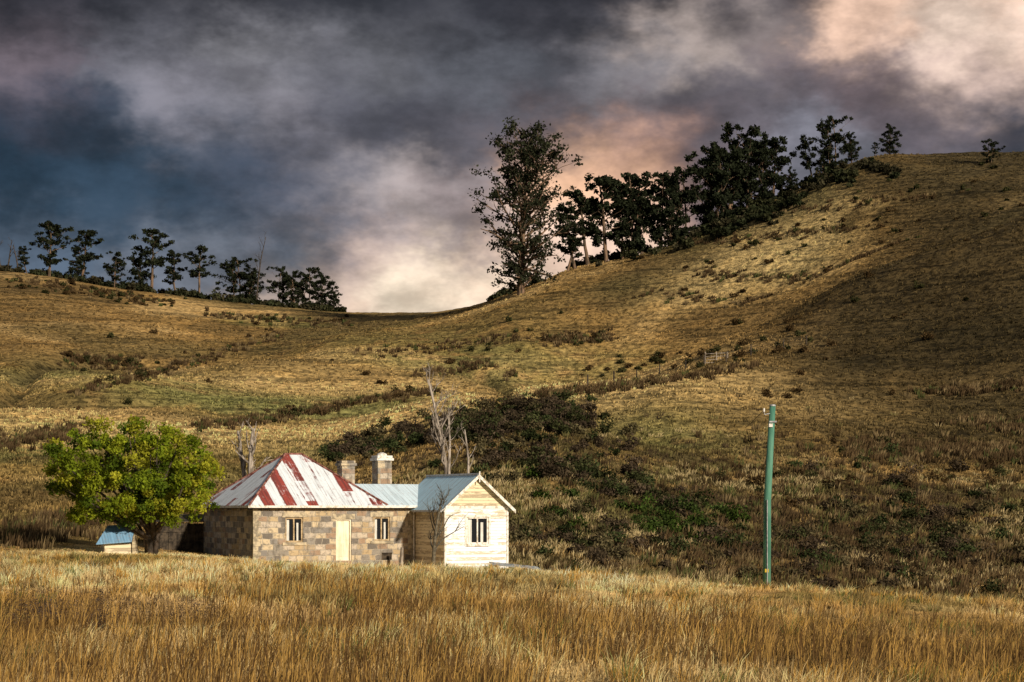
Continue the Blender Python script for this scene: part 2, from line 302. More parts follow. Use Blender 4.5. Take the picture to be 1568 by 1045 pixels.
# hill tussocks
X,Y=scat(80000,116,450,p=0); k=~inhouse(X,Y); X,Y=X[k],Y[k]; n=len(X)
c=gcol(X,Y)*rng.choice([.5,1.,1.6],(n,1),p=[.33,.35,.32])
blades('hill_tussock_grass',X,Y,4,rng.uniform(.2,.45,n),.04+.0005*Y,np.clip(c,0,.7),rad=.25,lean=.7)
# ------------------------------------------------------------ rushes & scrub
def strip(pts,n,jx=10,jy=5,dmin=112):
    out=[]
    L=[math.hypot(pts[i+1][0]-pts[i][0],pts[i+1][1]-pts[i][1]) for i in range(len(pts)-1)]; S=sum(L)
    for _ in range(n):
        t=random.random()*S; i=0
        while t>L[i] and i<len(L)-1: t-=L[i]; i+=1
        f=t/L[i]; px=pts[i][0]+f*(pts[i+1][0]-pts[i][0])+random.gauss(0,jx); py=pts[i][1]+f*(pts[i+1][1]-pts[i][1])+random.gauss(0,jy)
        d=sight(px,py,dmin); out.append(((px-784)/F*d,d))
    return np.array(out)
def direct(p0,p1,d0,d1,n):
    px=rng.uniform(p0,p1,n); d=rng.uniform(d0,d1,n); return np.stack([(px-784)/F*d,d],1)
R=[strip([(-40,685),(60,672),(120,662)],220,12,7),strip([(300,655),(400,645),(480,632),(560,615),(680,598)],300,9,3),strip([(640,575),(750,560)],90,8,3),
 strip([(840,524),(935,518)],150,6,4,330),strip([(820,608),(900,600),(960,592),(1080,575),(1150,560)],190,8,3),strip([(1300,690),(1568,700),(1650,700)],420,14,9),strip([(1490,650),(1600,660)],110,12,6),
 strip([(1400,605),(1500,600),(1600,585)],120,12,3),strip([(310,482),(400,490),(530,497)],120,10,3,250),strip([(100,552),(230,562)],110,12,6,200),strip([(20,430),(180,452),(260,464)],140,10,4,300),
 strip([(120,602),(230,576),(330,545),(430,512)],170,9,3,200),strip([(1050,410),(1100,425),(1250,430),(1400,390)],150,16,4,380),strip([(1080,372),(1200,362),(1300,352)],90,16,3,380),strip([(1150,330),(1300,315),(1450,300)],80,20,3,400),strip([(1000,450),(1150,470)],50,20,4,380),strip([(560,545),(700,530),(800,515)],90,14,4,250),
 strip([(780,575),(780,577)],14,6,2),strip([(0,830),(140,800)],120,30,12,100),strip([(1000,860),(1300,850),(1568,880)],600,60,28,104),strip([(820,800),(1000,780),(1200,760),(1500,780)],420,70,50,110)]
P=np.concatenate(R); n=len(P); c=np.tile([[.085,.056,.028]],(n,1))*rng.uniform(.6,1.6,(n,1)); c[rng.random(n)<.22]=(.22,.16,.08); c[rng.random(n)<.1]=(.09,.10,.035)
blades('brown_rushes',P[:,0],P[:,1],22,rng.uniform(.45,1.,n),.03+.0004*P[:,1],c,rad=.45,lean=.35)
P=strip([(620,760),(800,760),(1000,780),(1250,800),(1568,830)],4600,120,62,112)
k=~inhouse(P[:,0],P[:,1]); P=P[k]; n=len(P)
pn=fbm(P[:,0],P[:,1],.12,3)+rng.normal(0,.07,n)
c=np.array([[.08,.055,.033],[.14,.115,.045],[.25,.22,.085],[.52,.41,.21]])[np.clip(((pn-.3)/.4*4).astype(int),0,3)]
blades('bank_tussock_grass',P[:,0],P[:,1],14,rng.uniform(.25,.65,n),.035+.0002*P[:,1],c,rad=.35,lean=.7)
def quads(C,size,asp=.55,flat=0.):
    n=len(C); a=rng.normal(size=(n,3)); a/=np.linalg.norm(a,axis=1)[:,None]; b=rng.normal(size=(n,3)); b[:,2]*=(1-flat); b-=a*(a*b).sum(1)[:,None]; b/=np.linalg.norm(b,axis=1)[:,None]
    s=(size*rng.uniform(.6,1.3,n))[:,None]; v=np.stack([C-a*s,C+b*s*asp,C+a*s,C-b*s*asp],1); return v.reshape(-1,3),(np.arange(n)*4)[:,None]+np.arange(4)[None,:]
def leaves(name,C,col,size,mat,parent=None,asp=.55):
    v,f=quads(C,size,asp); col=col*rng.uniform(.6,1.4,(len(C),1)); return fast(name,v,f,np.repeat(col,4,0),mat,parent)
def ball(n,c,r,shell=.5):
    d=rng.normal(size=(n,3)); d/=np.linalg.norm(d,axis=1)[:,None]; q=(shell+(1-shell)*rng.random(n))[:,None]; return np.array(c)+d*q*np.array(r)
def scrub(name,P,rmin,rmax,cols,dens=150,ls=.09):
    Cs=[];Cl=[];S=[]; Zg=ground(P[:,0],P[:,1])
    for (x,y),z in zip(P,Zg):
        r=random.uniform(rmin,rmax); base=np.array(random.choice(cols))*random.uniform(.7,1.3)
        for _ in range(random.randint(3,6)):
            a=random.uniform(0,6.28); rr=r*random.uniform(0,.8); cr=r*random.uniform(.3,.65); k=int(dens*random.uniform(.6,1.2)*.25*max(.6,r))
            b=ball(k,(x+math.cos(a)*rr,y+math.sin(a)*rr,z+cr*random.uniform(.3,1.2)),(cr,cr,cr*.8),.4); Cs.append(b); Cl.append(np.tile(base*random.uniform(.6,1.4),(k,1))); S.append(np.full(k,ls*(.6+y/260.)))
    C=np.concatenate(Cs); return leaves(name,C,np.concatenate(Cl),np.concatenate(S),MS,asp=.6)
dk=[(.045,.05,.02),(.06,.045,.028),(.035,.045,.017),(.075,.055,.036),(.09,.075,.038)]
P=np.concatenate([strip([(530,690),(620,672),(690,660)],70,22,9,125),strip([(700,660),(760,648),(820,638),(890,648)],330,18,11,140),strip([(720,700),(880,700),(960,710)],50,40,20,125),
  strip([(790,840),(900,830),(1050,840)],50,40,18,112),strip([(1050,850),(1300,845),(1568,850)],130,60,25,106),strip([(800,715),(850,712),(920,750),(1000,770),(1080,780)],90,14,8,115),strip([(1250,770),(1568,790)],60,50,30,115),strip([(500,700),(560,690)],30,12,6,125)])
k=~inhouse(P[:,0],P[:,1]); P=P[k]; scrub('bramble_thicket',P,.5,1.4,dk,260,.10)
P=np.concatenate([strip([(1030,800),(1080,795)],16,18,12,115),strip([(970,790),(990,810)],7,10,8,115),strip([(820,790),(900,800)],6,40,30,115)])
scrub('green_gorse_bush',P,.8,1.4,[(.05,.08,.016),(.04,.06,.016)],300,.1)
P=np.concatenate([strip([(110,556),(230,564)],30,14,5,200),strip([(0,432),(260,466)],60,20,4,300),strip([(380,492),(530,494)],14,20,4,300),strip([(400,645),(640,602)],20,20,3),strip([(850,524),(930,520)],22,12,4,330),
  strip([(1128,497),(1130,500)],3,2,2,200),strip([(1230,640),(1230,530),(1350,500),(1500,400)],24,60,40,200),strip([(560,585),(900,480)],14,50,20,250),strip([(900,570),(1230,530)],28,20,6,230),strip([(940,575),(1200,540)],12,20,3,230),strip([(1100,420),(1500,280)],60,60,30,380),strip([(60,640),(300,520)],12,60,30,200),strip([(130,600),(420,515)],16,14,4,200),strip([(1080,760),(1568,720)],40,40,25,120)])
scrub('scattered_paddock_shrub',P,.45,1.2,[(.05,.05,.02),(.07,.045,.02)],200,.09)
P=np.concatenate([strip([(870,402),(1000,388),(1060,370),(1200,312)],80,22,6,400),strip([(1060,360),(1200,310)],70,25,6,400),strip([(1200,305),(1260,275),(1345,262)],60,22,8,400),direct(-20,320,505,522,75),direct(320,528,508,522,50),strip([(760,446),(830,430)],14,10,3,410)])
scrub('ridge_understorey_shrubs',P,.8,2.3,[(.03,.035,.017),(.04,.042,.02),(.05,.045,.025)],110,.17)
X,Y=scat(44,40,54,-.255,-.15); scrub('dead_purple_weeds',np.stack([X,Y],1),.35,.75,[(.055,.042,.036),(.075,.055,.045)],380,.022)
# ------------------------------------------------------------ trees
def limb(acc,p,d,L,r,wob,seg,up=0.,k=5):
    pts=[p.copy()]; rad=[r]; q=p.copy(); dd=d.copy()
    for i in range(seg):
        dd=(dd+Vector((random.gauss(0,wob),random.gauss(0,wob),random.gauss(0,wob)+up))).normalized(); q=q+dd*(L/seg); pts.append(q.copy()); rad.append(r*(1-.72*(i+1)/seg))
    acc.tube(pts,rad,k); return pts,rad,dd
def gum_mesh(name,H,W,crown0,nl,seed,leafn,ls,lc,trunks=1,peak=.45,cs=1.,wob=.05,tr=.021):
    random.seed(seed); acc=Acc(); C=[];CC=[]
    for t in range(trunks):
        off=Vector((random.uniform(-.1,.1)*W,random.uniform(-.1,.1)*W,0)) if trunks>1 else Vector((0,0,0))
        pts,rad,_=limb(acc,off-Vector((0,0,.5)),Vector((random.gauss(0,.07),random.gauss(0,.07),1)),H*.93*(1 if t==0 else random.uniform(.75,.95)),H*tr/(trunks**.4),wob,9,.05,8)
        for i in range(nl//trunks):
            f=crown0+(1-crown0)*(i+random.random())/(nl//trunks); f=min(f,.985); k=f*9; j=min(int(k),8); p=pts[j].lerp(pts[j+1],k-j)
            s=(f-crown0)/(1-crown0); prof=(.5+.5*math.sin(math.pi*min(1,s/peak)*.5)) if s<peak else math.sqrt(max(.03,1-((s-peak)/(1.04-peak))**2))
            env=W*.5*prof*random.uniform(.45,1.05)
            az=i*2.4+random.uniform(-.6,.6); el=random.uniform(.05,.55)+.3*s; d=Vector((math.cos(az)*math.cos(el),math.sin(az)*math.cos(el),math.sin(el)))
            L=max(env,.10*W); r0=rad[j]*.42
            lp,lr,ld=limb(acc,p,d,L,r0,.16,4,.06)
            for m_ in range(4):
                q=lp[random.choice([1,2,3,4])]; a2=random.uniform(0,6.28); d2=(ld+Vector((math.cos(a2),math.sin(a2),random.uniform(-.3,.5)))*.8).normalized()
                tp,_,_=limb(acc,q,d2,L*random.uniform(.2,.4),r0*.35,.15,2,.05,4)
                cr=H*random.uniform(.03,.06)*cs; kk=int(leafn*random.uniform(.4,1.2)*(cr/(H*.045))**1.5); c=tp[-1]
                C.append(ball(kk,c,(cr*1.2,cr*1.2,cr*.85),.1)); CC.append(np.tile(np.array(lc)*random.uniform(.6,1.5),(kk,1)))
    C=np.concatenate(C); CC=np.concatenate(CC); v,f=quads(C,ls,.6); CC=CC*rng.uniform(.6,1.4,(len(C),1))
    nvb=len(acc.v); me=bpy.data.meshes.new(name); fl=acc.f+(f+nvb).tolist(); me.from_pydata(acc.v+v.tolist(),[],fl)
    me.materials.append(MBARK); me.materials.append(ML); mi=np.zeros(len(fl),np.int32); mi[len(acc.f):]=1; me.polygons.foreach_set('material_index',mi)
    a=me.color_attributes.new('Col','FLOAT_COLOR','POINT'); cc=np.ones((nvb+len(v),4),np.float32); cc[nvb:,:3]=np.repeat(CC,4,0); a.data.foreach_set('color',cc.ravel()); me.update(); return me
def put(me,name,px,py,d=None,s=1.,rz=0.,sx=1.):
    x=(px-784)/F*d; o=bpy.data.objects.new(name,me); o.location=(x,d,g1(x,d)-.3); o.scale=(s*sx,s*sx,s); o.rotation_euler=(0,0,rz); bpy.context.collection.objects.link(o); return d
lc=(.022,.027,.015)
d=424; big=gum_mesh('big_gum',36.5,24.5,.06,100,14,52,.36,(.028,.032,.018),peak=.52,cs=.84,wob=.02,tr=.024); put(big,'eucalyptus_tree',797,440,d,1.,.6)
var=[gum_mesh('gum_a',14,8.,.25,18,21,50,.29,lc,cs=1.05),gum_mesh('gum_b',14,7.5,.3,17,22,48,.29,lc,cs=1.),gum_mesh('gum_c',14,10,.12,26,23,46,.29,lc,2,cs=1.1),gum_mesh('gum_d',14,7,.4,14,24,48,.29,lc),gum_mesh('gum_e',14,12,.06,30,25,50,.29,lc,2,cs=1.2)]
TL=[(868,408,330,1,1.2,436),(900,392,283,3,1.2,440),(928,386,262,0,1.2,442),(957,388,252,2,1.,446),(970,388,290,4,.8,444),(985,384,256,1,1.2,448),(1012,378,258,2,1.,446),(1040,372,244,2,1.,446),(1030,376,280,4,.8,443),(882,402,300,1,1.2,436),
 (1085,355,232,4,.9,446),(1100,350,205,2,1.,446),(1125,338,195,4,.9,448),(1150,328,184,2,1.,450),(1165,325,205,4,.8,450),(1184,316,208,0,1.2,450),(1212,305,255,4,1.,448),(1245,288,205,1,1.1,448),(1272,276,168,2,.95,446),(1262,285,215,4,.8,446),(1305,262,203,4,.9,450),(1340,250,215,0,1.,452),(1362,243,188,4,.95,452),(1517,278,208,2,1.2,425),
 (42,424,372,1,1.2,515),(75,424,336,0,1.2,515),(125,430,345,3,1.3,515),(120,432,385,4,1.2,515),(178,442,380,2,1.1,515),(213,448,380,4,.9,515),(232,448,342,3,1.2,512),(270,456,376,1,1.2,515),(305,458,374,3,1.2,515),
 (360,464,386,2,1.2,518),(385,470,405,4,1.,518),(432,474,402,2,1.,518),(470,477,403,2,1.,518),(492,478,415,4,1.,518),(512,480,440,4,1.,518),(450,477,415,4,.9,516)]
for i,(px,pb,pt,vi,sx,d) in enumerate(TL):
    x=(px-784)/F*d; zb=g1(x,d); H=(780-pt)/F*d-zb; put(var[vi],'eucalyptus_tree',px,pb,d,max(3,H)/14.,i*1.7,sx)
def dead_tree(name,px,d,H,seed,r=.16,nl=9,spread=.35,start=.35,mat=MDEAD,lean=0.,tw=3,lo=0.):
    random.seed(seed); x=(px-784)/F*d; z=g1(x,d); acc=Acc(); e=Vector((0,0,-.3))
    pts,rad,_=limb(acc,e,Vector((lean,0,1)),H*.95,r,.05,8,.03,8)
    for i in range(nl):
        f=start+(1-start)*(i+.5)/nl; k=f*8; j=min(int(k),7); p=pts[j].lerp(pts[j+1],k-j); az=random.uniform(0,6.28); L=H*spread*(1.15-f)*random.uniform(.7,1.3)+.1*H
        lp,lr,ld=limb(acc,p,Vector((math.cos(az),math.sin(az)*.7,random.uniform(.8,1.6))).normalized(),L,rad[j]*.5,.18,4,.1)
        for _ in range(tw):
            q=lp[random.choice([1,2,3])]; a2=random.uniform(0,6.28); q2,_,_=limb(acc,q,(ld+Vector((math.cos(a2),math.sin(a2),.4))*.8).normalized(),L*random.uniform(.3,.55),max(rad[j]*.2,.015),.2,3,.05,4)
            limb(acc,q2[1],(ld+Vector((math.sin(a2),math.cos(a2),.3))).normalized(),L*.22,max(rad[j]*.1,.012),.2,2,0,3)
    ob=acc.obj(name,mat,smooth=True); ob.location=(x,d,z); return ob
z=g1((700-784)/F*132,132); dead_tree('dead_tree',698,132,(780-556)/F*132-z,5,.22,16,.17,.45,tw=5)
z=g1((684-784)/F*131,131); dead_tree('dead_tree',690,131,(780-600)/F*131-z,8,.17,5,.12,.5,lean=-.10)
z=g1((716-784)/F*131,131); dead_tree('dead_tree',712,131,(780-640)/F*131-z,9,.17,4,.08,.6,lean=.03)
z=g1((390-784)/F*135,135); dead_tree('dead_tree_stump',395,135,(780-636)/F*135-z,12,.38,9,.16,.55,tw=3)
z=g1((380-784)/F*136,136); dead_tree('dead_tree_stump',384,136,(780-640)/F*136-z,13,.30,6,.16,.5,lean=-.05)
dead_tree('bare_sapling',662,97.5,4.1,19,.12,11,.5,.22,lean=.12,tw=5,mat=m_noisy('lichen_bark',(.05,.045,.035),(.16,.14,.10),8))
for px,h,s in((393,19,31),(12,9,32),(28,8,33),(1,10,34)): dead_tree('bare_gum_snag',px,512,h,s,.25,6,.2,.4,mat=MBD)
def leafy():
    px,d=232,101.; x=(px-784)/F*d; z=g1(x,d); e=empty('leafy_green_tree',(x,d,z)); random.seed(41); acc=Acc()
    cen=Vector((-1.,0,(780-734)/F*d-z)); C=[];K=[]
    for i in range(26):
        az=i*2.4; el=random.uniform(-.25,1.35); dv=Vector((math.cos(az)*math.cos(el)*4.35,math.sin(az)*math.cos(el)*3.6,math.sin(el)*3.0)); tip=cen+dv*.85
        st=Vector((random.uniform(-.15,.15),0,random.uniform(.6,1.4))); mid=st.lerp(tip,.5)+Vector((random.gauss(0,.2),random.gauss(0,.2),-.2)); acc.tube([st,mid,tip],[.11,.07,.02],5)
    for tr in((-.1,0,.16),(.25,.1,.13),(-.35,.15,.1)): acc.tube([(tr[0]*.6,tr[1],-.4),(tr[0],tr[1],.8),(tr[0]*2.5,tr[1],1.9)],[tr[2]*1.25,tr[2],tr[2]*.6],8)
    acc.obj('trunk_and_limbs',MBD,e,True); fl=(780-802)/F*d-z
    for i in range(280):
        dv=rng.normal(size=3); dv/=np.linalg.norm(dv); q=random.uniform(.5,1.07); p=np.array(cen)+dv*q*np.array([4.6,3.7,3.1])
        p[2]=max(p[2],fl+.4+random.uniform(-.25,.5)); r=random.uniform(.25,.68); k=int(150*r/.5)
        C.append(ball(k,p,(r,r,r*.8),.3)); K.append(np.tile(np.array(random.choice([(.20,.26,.02),(.28,.33,.025),(.10,.15,.016),(.38,.38,.035)]))*random.uniform(.7,1.1),(k,1)))
    leaves('crown_foliage',np.concatenate(C),np.concatenate(K),.09,MLF,e,.6)
leafy()
# ------------------------------------------------------------ house
H=empty('stone_house',(CX,CY,0),math.radians(27)); EZ=.22
def wall(acc,fixed,axis,a0,a1,z0,z1,ops,rec):
    xs=sorted({a0,a1}|{o[0] for o in ops}|{o[1] for o in ops}); zs=sorted({z0,z1}|{o[2] for o in ops}|{o[3] for o in ops})
    P=lambda a,z,r=0:(a,fixed+r,z) if axis=='x' else (fixed+r,a,z)
    for i in range(len(xs)-1):
        for j in range(len(zs)-1):
            cx=(xs[i]+xs[i+1])/2; cz=(zs[j]+zs[j+1])/2
            if any(o[0]<cx<o[1] and o[2]<cz<o[3] for o in ops): continue
            acc.poly([P(xs[i],zs[j]),P(xs[i+1],zs[j]),P(xs[i+1],zs[j+1]),P(xs[i],zs[j+1])])
    for o in ops:
        q=[(o[0],o[2]),(o[1],o[2]),(o[1],o[3]),(o[0],o[3])]
        for k in range(4): a,b=q[k],q[(k+1)%4]; acc.poly([P(*a),P(*b),P(b[0],b[1],rec),P(a[0],a[1],rec)])
wins=[(1.8,2.8,-1.75,-.42),(6.88,7.85,-1.70,-.40)]; door=(4.68,5.58,-2.75,-.52)
a=Acc(); B=-3.9
wall(a,0,'x',0,9.33,B,EZ,wins+[door,(7.35,7.95,-2.75,-2.35)],.3); wall(a,0,'y',0,8.3,B,EZ,[],.2)
a.poly([(0,8.3,B),(0,8.3,EZ),(7.4,8.3,EZ),(7.4,8.3,B)]); a.poly([(7.4,8.3,B),(7.4,8.3,EZ),(7.4,5.2,EZ),(7.4,5.2,B)]); a.poly([(7.4,5.2,B),(7.4,5.2,EZ),(9.33,5.2,EZ),(9.33,5.2,B)])
a.poly([(9.33,2.3,B),(9.33,5.2,B),(9.33,5.2,EZ),(9.33,2.3,EZ)]); a.poly([(9.33,2.35,EZ),(9.33,5.2,EZ),(9.33,2.6,1.35)])
a.obj('stone_walls',MST,H)
def window(x0,x1,z0,z1,y,fm,rec=.12,nm='window',cur=.35,side=0):
    f=Acc(); t=.09; yy=y+rec
    f.box(x0,x0+t,yy-.05,yy+.05,z0,z1); f.box(x1-t,x1,yy-.05,yy+.05,z0,z1); f.box(x0+t,x1-t,yy-.05,yy+.05,z1-t,z1); f.box(x0+t,x1-t,yy-.05,yy+.05,z0,z0+t)
    mx=(x0+x1)/2; f.box(mx-.04,mx+.04,yy-.04,yy+.04,z0+t,z1-t); f.obj(nm+'_frame',fm,H,bevel=.008)
    g=Acc(); g.box(x0+t,mx-.04,yy+.01,yy+.03,z0+t,z1-t); g.box(mx+.04,x1-t,yy+.01,yy+.03,z0+t,z1-t); g.obj(nm+'_glass',MGL,H)
    if cur:
        c=Acc(); w=(x1-x0)
        c.box(x0+t,x0+t+w*cur*.5,yy-.012,yy+.004,z0+t,z1-t-.05); c.box(mx+.04+w*.12,mx+.04+w*(.12+cur*.35),yy-.012,yy+.004,z0+t,z1-t-.2); c.obj(nm+'_curtains',MCUR,H)
for w in wins: window(*w,0,MTAN,cur=.3)
l=Acc()
for w in wins: l.box(w[0]-.18,w[1]+.18,-.05,.05,w[2]-.16,w[2]-.002); l.box(w[0]-.2,w[1]+.2,-.02,.05,w[3]+.002,w[3]+.27)
l.box(door[0]-.2,door[1]+.2,-.02,.05,door[3]+.002,door[3]+.28)
for k in range(13):
    w=.42 if k%2 else .28; l.box(-.015,w,-.015,.1,B+.6+k*.27,B+.6+k*.27+.262); l.box(9.33-w,9.325,-.012,.1,B+.6+k*.27,B+.6+k*.27+.262)
l.obj('stone_lintels_and_quoins',m_noisy('pale_dressed_stone',(.24,.21,.16),(.54,.46,.32),2.5,.9,.1),H,bevel=.01)
a=Acc(); a.box(door[0],door[1],.16,.21,door[2],door[3]); 
a.obj('door',MDOOR,H)
a=Acc(); 
for x in(door[0]+.1,door[0]+.5): a.box(x,x+.3,.145,.17,door[2]+1.1,door[3]-.12); a.box(x,x+.3,.145,.17,door[2]+.2,door[2]+.95)
a.box(door[0]-.0,door[0]+.07,.06,.159,door[2],door[3]); a.box(door[1]-.07,door[1],.06,.159,door[2],door[3]); a.box(door[0]+.07,door[1]-.07,.06,.159,door[3]-.07,door[3]); a.obj('door_panels_and_frame',MDOOR,H,bevel=.006)
a=Acc(); a.box(7.35,7.95,.1,.2,-2.75,-2.35); a.obj('subfloor_vent',MDKW,H)
e0,e1,f0,f1=-.32,7.55,-.32,8.6; RL=(3.35,4.15,3.05); RR=(4.3,4.15,3.05)
a=Acc(); a.slab([(e0,f0,EZ),(e1,f0,EZ),RR,RL],.04); a.slab([(e1,f1,EZ),(e0,f1,EZ),RL,RR],.04); a.obj('hip_roof_front_and_back',MR1,H)
a=Acc(); a.slab([(e0,f1,EZ),(e0,f0,EZ),RL],.04); a.slab([(e1,f0,EZ),(e1,f1,EZ),RR],.04); a.obj('hip_roof_sides',MR2,H)
a=Acc()
for p,q in(((e0,f0,EZ),RL),((e1,f0,EZ),RR),((e0,f1,EZ),RL),((e1,f1,EZ),RR),(RL,RR)): a.tube([Vector(p)+Vector((0,0,.03)),Vector(q)+Vector((0,0,.03))],[.06,.06],6)
a.obj('ridge_and_hip_caps',MRUST,H)
LR=1.42; a=Acc(); a.slab([(6.2,-.3,EZ+.02),(9.9,-.3,EZ+.02),(11.2,2.6,LR),(5.2,2.6,LR)],.04); a.slab([(9.6,5.45,EZ+.02),(6.2,5.45,EZ+.02),(5.2,2.6,LR),(9.6,2.6,LR)],.04); a.obj('link_roof',MR4,H)
a=Acc(); a.box(e0-.05,9.3,f0-.12,f0-.01,EZ-.13,EZ-.01); a.box(e0-.11,e0-.01,f0-.12,f1,EZ-.13,EZ-.01); a.tube([(9.22,-.1,EZ-.1),(9.22,-.1,-2.9)],[.04,.04],6); a.obj('gutters_and_downpipe',MTRIM,H)
a=Acc(); a.box(e0,9.3,f0+.0,-.003,EZ-.16,EZ-.1); a.box(e0,-.003,f0+.0,f1,EZ-.165,EZ-.105); a.obj('eave_soffit',MDKW,H)
# annex
ax0,ax1,ay0,ay1=9.33,13.1,-3.85,2.35; axm=(ax0+ax1)/2; AZ=1.86
a=Acc(); ww=(10.63,11.93,-1.85,-.40)
wall(a,ay0,'x',ax0,ax1,B,EZ-.05,[ww],.2); a.obj('annex_front_wall',MWHT,H)
a=Acc(); a.poly([(ax0,ay0,EZ-.05),(ax1,ay0,EZ-.05),(axm,ay0,AZ-.05)]); a.poly([(ax1,ay0,B),(ax1,ay1,B),(ax1,ay1,EZ),(ax1,ay0,EZ)]); a.poly([(ax1,ay1,B),(ax0,ay1,B),(ax0,ay1,EZ),(axm,ay1,AZ),(ax1,ay1,EZ)])
a.poly([(ax0,0,B),(ax0,ay0,B),(ax0,ay0,EZ),(ax0,0,EZ)]); a.obj('annex_gable_and_side_walls',MCRM,H)
window(*ww,ay0,MTRIM,.06,'annex_window',.35)
a=Acc(); y=ay0
a.box(ax0-.02,ax0+.1,y-.035,y+.08,B,EZ-.1); a.box(ax1-.1,ax1+.02,y-.035,y+.08,B,EZ-.1); a.box(ax0+.1,ax1-.1,y-.03,y-.003,EZ-.16,EZ-.03)
a.box(ww[0]-.11,ww[0]-.002,y-.04,y-.003,ww[2]-.12,ww[3]+.12); a.box(ww[1]+.002,ww[1]+.11,y-.04,y-.003,ww[2]-.12,ww[3]+.12); a.box(ww[0],ww[1],y-.04,y-.003,ww[3]+.002,ww[3]+.12); a.box(ww[0]-.0,ww[1],y-.09,y-.003,ww[2]-.12,ww[2]-.002)
ov=.3; yr=ay0-.32; sl=(AZ-EZ)/(axm-ax0); zl=EZ-ov*sl
for sx in(-1,1):
    xe=axm+sx*(axm-ax0+ov)
    pts=[(xe,yr-.03,zl-.17),(axm,yr-.03,AZ-.17),(axm,yr-.03,AZ+.03),(xe,yr-.03,zl+.03)]
    a.slab(pts if sx<0 else pts[::-1],.03)
a.box(axm-.03,axm+.03,yr-.075,yr-.062,AZ-.4,AZ+.18)
a.obj('annex_trim_and_bargeboards',MTRIM,H)
a=Acc(); a.slab([(ax0-ov,ay1+.2,zl),(ax0-ov,yr,zl),(axm,yr,AZ),(axm,ay1+.2,AZ)],.04); a.slab([(ax1+ov,yr,zl),(ax1+ov,ay1+.2,zl),(axm,ay1+.2,AZ),(axm,yr,AZ)],.04); a.obj('annex_roof',MR3,H)
a=Acc(); a.tube([(axm,yr,AZ+.02),(axm,ay1+.2,AZ+.02)],[.07,.07],6); a.box(ax0-ov-.09,ax0-ov-.005,yr,-.45,zl-.1,zl+.01); a.obj('annex_ridge_cap_and_gutter',MSTL,H)
def chim(nm,x,y,w,top,cap):
    a=Acc(); a.box(x-w/2,x+w/2,y-w/2,y+w/2,-.2,top-.35); a.obj(nm+'_shaft',MST,H,bevel=.01)
    a=Acc(); a.box(x-w/2-.09,x+w/2+.09,y-w/2-.09,y+w/2+.09,top-.352,top-.2); a.box(x-w/2-.03,x+w/2+.03,y-w/2-.03,y+w/2+.03,top-.198,top-.06)
    if cap: a.tube([(x,y,top-.06),(x,y,top+.04),(x,y,top+.12)],[w*.36,w*.32,w*.1],10)
    a.obj(nm+'_cap',cap or MST,H,bevel=.015)
chim('large_chimney',9.3,4.5,.86,3.12,MTRIM); chim('small_chimney',7.75,6.1,.78,2.85,None)
def gz(lx,ly): x=CX+lx*HC-ly*HS; y=CY+lx*HS+ly*HC; return x,y,g1(x,y)
e=empty('fallen_roofing_sheet',gz(12.9,-5.3),math.radians(20)); a=Acc()
for i in range(14):
    x0=-1.5+i*.2; a.slab([(x0,-.35,.35-.021*i+.02*(i%2)),(x0+.2,-.35,.35-.021*(i+1)+.02*((i+1)%2)),(x0+.2,.3,.5-.021*(i+1)+.02*((i+1)%2)),(x0,.3,.5-.021*i+.02*(i%2))],.02)
a.obj('sheet',m_noisy('dull_zinc_sheet',(.16,.17,.18),(.34,.37,.39),3,.6,.3),e); a=Acc(); a.box(-1.5,-1.2,-.3,.3,-.3,.36); a.box(.6,.8,-.3,.3,-.3,.15); a.obj('timber_props',MDKW,e)
x,y,z=gz(8.0,-1.2); a=Acc(); a.tube([(0,0,-.4),(0,0,.7),(.02,0,1.05)],[.10,.10,.08],7); a.tube([(-.12,.02,-.3),(-.11,.0,.55)],[.05,.04],6); ob=a.obj('weathered_fence_post',MDEAD); ob.location=(x,y,z)
# small sheds by the tree
dS=100.5; x=(182-784)/F*dS; e=empty('garden_shed',(x,dS,g1(x,dS)),math.radians(18)); zr=(780-804)/F*dS-e.location.z
a=Acc(); a.slab([(-1.25,-1.1,zr-.92),(.5,-1.1,zr-.80),(.95,.9,zr+.05),(-.45,.9,zr-.02)],.04); a.obj('blue_iron_roof',m_roof('faded_blue_iron',0,(-.9,1.),(.24,.46,.70)),e)
a=Acc(); a.box(-.8,.5,-.8,.7,-.5,zr-.94); a.poly([(.55,-.9,-.4),(1.1,.9,-.4),(1.0,.9,zr-.02),(.55,-.9,zr-.83)]); a.obj('shed_walls',MCRM,e)
x=(283-784)/F*112; e=empty('timber_lean_to',(x,112,g1(x,112)),math.radians(27)); a=Acc()
for i in range(14): a.box(-1.7+i*.25,-1.7+i*.25+.235,-.02*(i%2),.04,-.6,1.55+.06*random.random())
a.box(-1.75,1.85,-.06,-.025,1.1,1.2); a.obj('board_wall',MDKW,e); a=Acc(); a.slab([(-1.9,-.2,1.7),(1.9,-.2,1.7),(1.9,2.4,2.1),(-1.9,2.4,2.1)],.04); a.obj('roof',MDKW,e)
